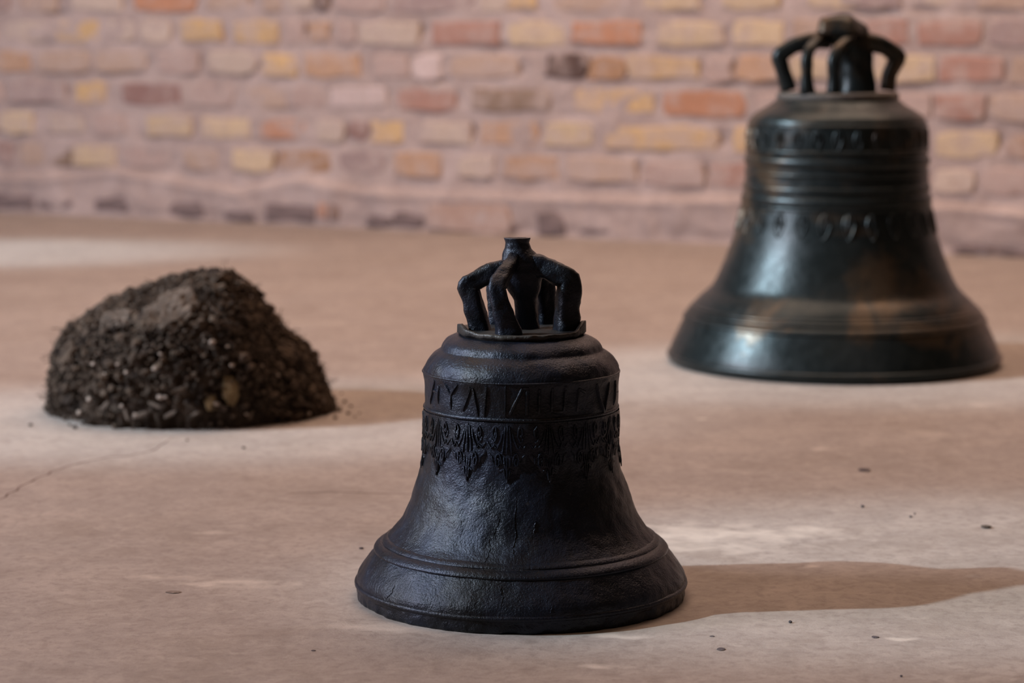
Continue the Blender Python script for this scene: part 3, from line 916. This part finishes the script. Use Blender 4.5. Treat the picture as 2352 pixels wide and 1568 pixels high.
# roots and straw
def strand(vs, fs, pts, r):
    b = len(vs)
    for i, p in enumerate(pts):
        d = (pts[min(i + 1, len(pts) - 1)] - pts[max(0, i - 1)])
        d = d.normalized() if d.length > 1e-9 else Vector((1, 0, 0))
        u = d.orthogonal().normalized(); w_ = d.cross(u)
        for k in range(3):
            a = 2 * PI * k / 3
            q = p + (u * math.cos(a) + w_ * math.sin(a)) * r
            vs.append((q.x, q.y, max(0.0002, q.z)))
    for i in range(len(pts) - 1):
        for k in range(3):
            a = b + 3 * i + k; c = b + 3 * i + (k + 1) % 3
            fs.append((a, c, c + 3, a + 3))
vs, fs = [], []
for _ in range(750):
    t = rn.uniform(-0.95, 0.97); q = rn.uniform(-1, 0.5)
    if rn.random() < 0.25: t = rn.uniform(0.35, 0.98)
    p = heap_surf(t, q); n = heap_norm(t, q)
    d = (n * rn.uniform(0.0, 0.9) + Vector((rn.uniform(-1, 1), rn.uniform(-1, 1), rn.uniform(-1, .8)))).normalized()
    Ln = rn.uniform(0.006, 0.024); pts = [p]
    for i in range(6):
        d = (d + Vector((rn.uniform(-1, 1), rn.uniform(-1, 1), rn.uniform(-1, 0.7))) * 0.45).normalized()
        p = p + d * Ln / 6; pts.append(p)
    strand(vs, fs, pts, rn.choice((0.0003, 0.0004, 0.0006)))
o = mesh_obj('roots', vs, fs, M_ROOT, heap, smooth=False); o['kind'] = 'stuff'
def heap_at(px, py):
    """heap surface point seen near a pixel (front side)"""
    best, bd = None, 1e9
    for i in range(90):
        t = -0.97 + 1.94 * i / 89
        for j in range(60):
            q = -1 + 1.3 * j / 59
            p = heap_surf(t, q) + HC
            x, y = project(p); d = (x - px) ** 2 + (y - py) ** 2
            if d < bd: bd, best = d, (t, q)
    return best
def piece(name, px, py, r, sq, mat, label=None, out=0.002):
    t, q = heap_at(px, py)
    n = heap_norm(t, q); p = heap_surf(t, q) + n * out
    bm = bmesh.new(); bmesh.ops.create_icosphere(bm, subdivisions=4 if r > 0.007 else 2, radius=1)
    me = bpy.data.meshes.new(name)
    sd = rn.uniform(0, 50)
    rot = n.to_track_quat('Z', 'Y').to_matrix()
    for v in bm.verts:
        k = 1 + 0.35 * nz(*v.co, 1.5, sd) + (0.22 * fbm(v.co.x, v.co.y, v.co.z, 4, 3, sd) if r > 0.007 else 0)
        v.co = rot @ Vector((v.co.x * sq[0], v.co.y * sq[1], v.co.z * sq[2])) * (r * k)
    bm.to_mesh(me); bm.free(); me.materials.append(mat)
    o = bpy.data.objects.new(name, me); COL.objects.link(o); o.parent = heap; o.location = p
    if label: o['label'] = label
    return o
def c6(u, v): return 80 + u / 3.015, 580 + v / 3.015
piece('clod', *c6(930, 370), 0.030, (1.0, 1.3, 0.35), M_DRY, 'large flat dry tan clod near the top', -0.004)
piece('clod', *c6(560, 460), 0.022, (1.2, 0.9, 0.4), M_DRY, 'dusty clod on the left shoulder of the heap', -0.003)
piece('clod', *c6(800, 480), 0.020, (1.2, 0.8, 0.4), M_CRUMB, None, 0.002)
piece('clod', *c6(1370, 950), 0.012, (0.8, 1.5, 0.5), M_CLAY, 'yellowish clay lump low on the right', -0.001)
piece('clod', *c6(1220, 1030), 0.008, (0.9, 1.3, 0.6), M_CLAY, None, 0.0)
piece('clod', *c6(240, 720), 0.016, (1.0, 1.2, 0.6), M_CRUMB, None, 0.002)
piece('clod', *c6(1750, 700), 0.018, (1.2, 0.9, 0.6), M_CRUMB, None, 0.0)
piece('clod', *c6(1280, 190), 0.014, (1.2, 0.9, 0.8), M_CRUMB, None, 0.002)
piece('clod', *c6(330, 500), 0.010, (1.2, 0.9, 0.8), M_CRUMB, None, 0.003)
for u, v, r in [(1240, 635, .0034), (1320, 645, .002), (850, 790, .003), (880, 720, .0022), (635, 820, .0024), (420, 770, .0028), (585, 775, .0022), (1375, 775, .0026), (1550, 790, .0026), (860, 1022, .0034),
                (905, 1020, .0024), (335, 1140, .0034), (600, 1085, .0024), (390, 1020, .0034), (1240, 1060, .003), (1330, 1205, .0028), (500, 840, .002), (1660, 860, .0022), (1980, 1030, .003), (1880, 1120, .003), (700, 1160, .0026), (1450, 1090, .002)]:
    piece('pebble', *c6(u, v), r, (1.3, 0.9, 0.8), M_PEB, None, 0.0045)
for u, v, r in [(1240, 1050, .005), (640, 1120, .005), (740, 1160, .006), (490, 1060, .005), (960, 1120, .005), (1880, 1060, .005), (1930, 1000, .005), (1000, 930, .005), (850, 1040, .005), (1110, 1080, .004), (340, 960, .004), (1500, 1100, .004)]:
    o = piece('wood_chip', u / 3.015 + 80, v / 3.015 + 580, r, (1.9, 0.6, 0.35), M_DRY, None, 0.004)
    o.rotation_euler = (rn.uniform(-.5, .5), rn.uniform(-1.2, 1.2), rn.uniform(-.5, .5))

# ------------------------------------------------------------------ bits on the floor
def bit(name, px, py, rpx, mat, label, cat, group, sq=(1.3, 1.0, 0.35)):
    p = ground(px, py)
    bm = bmesh.new(); bmesh.ops.create_icosphere(bm, subdivisions=2, radius=1)
    sd = rn.uniform(0, 50); r = 0.85 * rpx * p.y / F
    for v in bm.verts:
        k = 1 + 0.3 * nz(*v.co, 1.6, sd)
        v.co = Vector((v.co.x * sq[0], v.co.y * sq[1], v.co.z * sq[2])) * (r * k)
    zmin = min(v.co.z for v in bm.verts)
    for v in bm.verts: v.co.z -= zmin
    me = bpy.data.meshes.new(name); bm.to_mesh(me); bm.free(); me.materials.append(mat)
    o = bpy.data.objects.new(name, me); COL.objects.link(o)
    o.location = (p.x, p.y, 0)
    o['label'] = label; o['category'] = cat
    if group: o['group'] = group
    return o
for px, py, r in [(136, 958, 9), (150, 965, 7), (115, 950, 5), (172, 985, 6), (70, 978, 5), (780, 945, 6), (800, 952, 5), (792, 925, 5), (806, 935, 4), (770, 962, 5), (815, 958, 3), (768, 935, 6), (826, 950, 3), (785, 905, 3), (430, 1012, 3), (560, 1030, 4), (160, 978, 4)]:
    bit('soil_crumb', px, py, r, M_CRUMB, 'crumb of dark soil on the floor ' + ('left of the soil heap' if px < 200 else 'in the shadow right of the soil heap' if px > 700 else 'in front of the soil heap'), 'soil',
        'soil crumbs ' + ('left of' if px < 200 else 'right of' if px > 700 else 'in front of') + ' the heap', (1.2, 1.1, 0.8))
bit('paint_chip', 1985, 1080, 13, M_CHIP, 'dark oval chip on the floor below the large bell', 'debris', None, (1.3, 1.6, 0.15))
bit('paint_chip', 1656, 1491, 10, M_CHIP, 'dark flat chip on the floor right of the small bell, nearest the bottom edge', 'debris', None, (1.2, 1.5, 0.15))
bit('paint_chip', 2010, 1463, 8, M_CHIP, 'dark flat chip on the floor beside a pale scuff at the lower right', 'debris', None, (1.3, 1.5, 0.15))
bit('paint_chip', 720, 1494, 5, M_CHIP, 'tiny dark chip on the floor at lower left of the small bell', 'debris', None, (1.4, 1.2, 0.2))
bit('paint_chip', 1636, 1461, 5, M_CHIP, 'tiny grey chip just above the flat chip right of the small bell', 'debris', None, (1.4, 1.5, 0.15))
bit('grit_crumb', 1815, 1430, 5, M_CHIP, 'small black crumb lit in the light below the small bell\'s shadow', 'debris', None, (1, 1, 0.7))
bit('grit_crumb', 1981, 1165, 5, M_CHIP, 'round dark crumb on the pale floor, farthest left of those behind the shadow', 'debris', None, (1, 1, 0.7))
for px, py, r in [(2092, 1188, 4), (2101, 1181, 3)]:
    bit('grit_crumb', px, py, r, M_CHIP, '%s of a close pair of dark crumbs on the pale floor above the shadow' % ('left' if px < 2095 else 'right'), 'debris', 'close pair of dark crumbs', (1, 1, 0.7))
bit('grit_crumb', 2070, 1554, 4, M_CHIP, 'dark crumb at the bottom right edge of the floor', 'debris', None, (1, 1, 0.7))
bit('grit_crumb', 830, 1260, 5, M_CHIP, 'small dark crumb left of the small bell\'s flared rim', 'debris', None, (1.4, 1, 0.5))
bit('plaster_flake', 2265, 1212, 11, M_DRY, 'curled tan flake lying on the floor under the large bell at right', 'debris', None, (1.3, 1.2, 0.35))
bit('plaster_flake', 398, 1360, 13, M_SCAB, 'shallow brown scab on the floor at lower left', 'debris', None, (1.7, 1.0, 0.12))
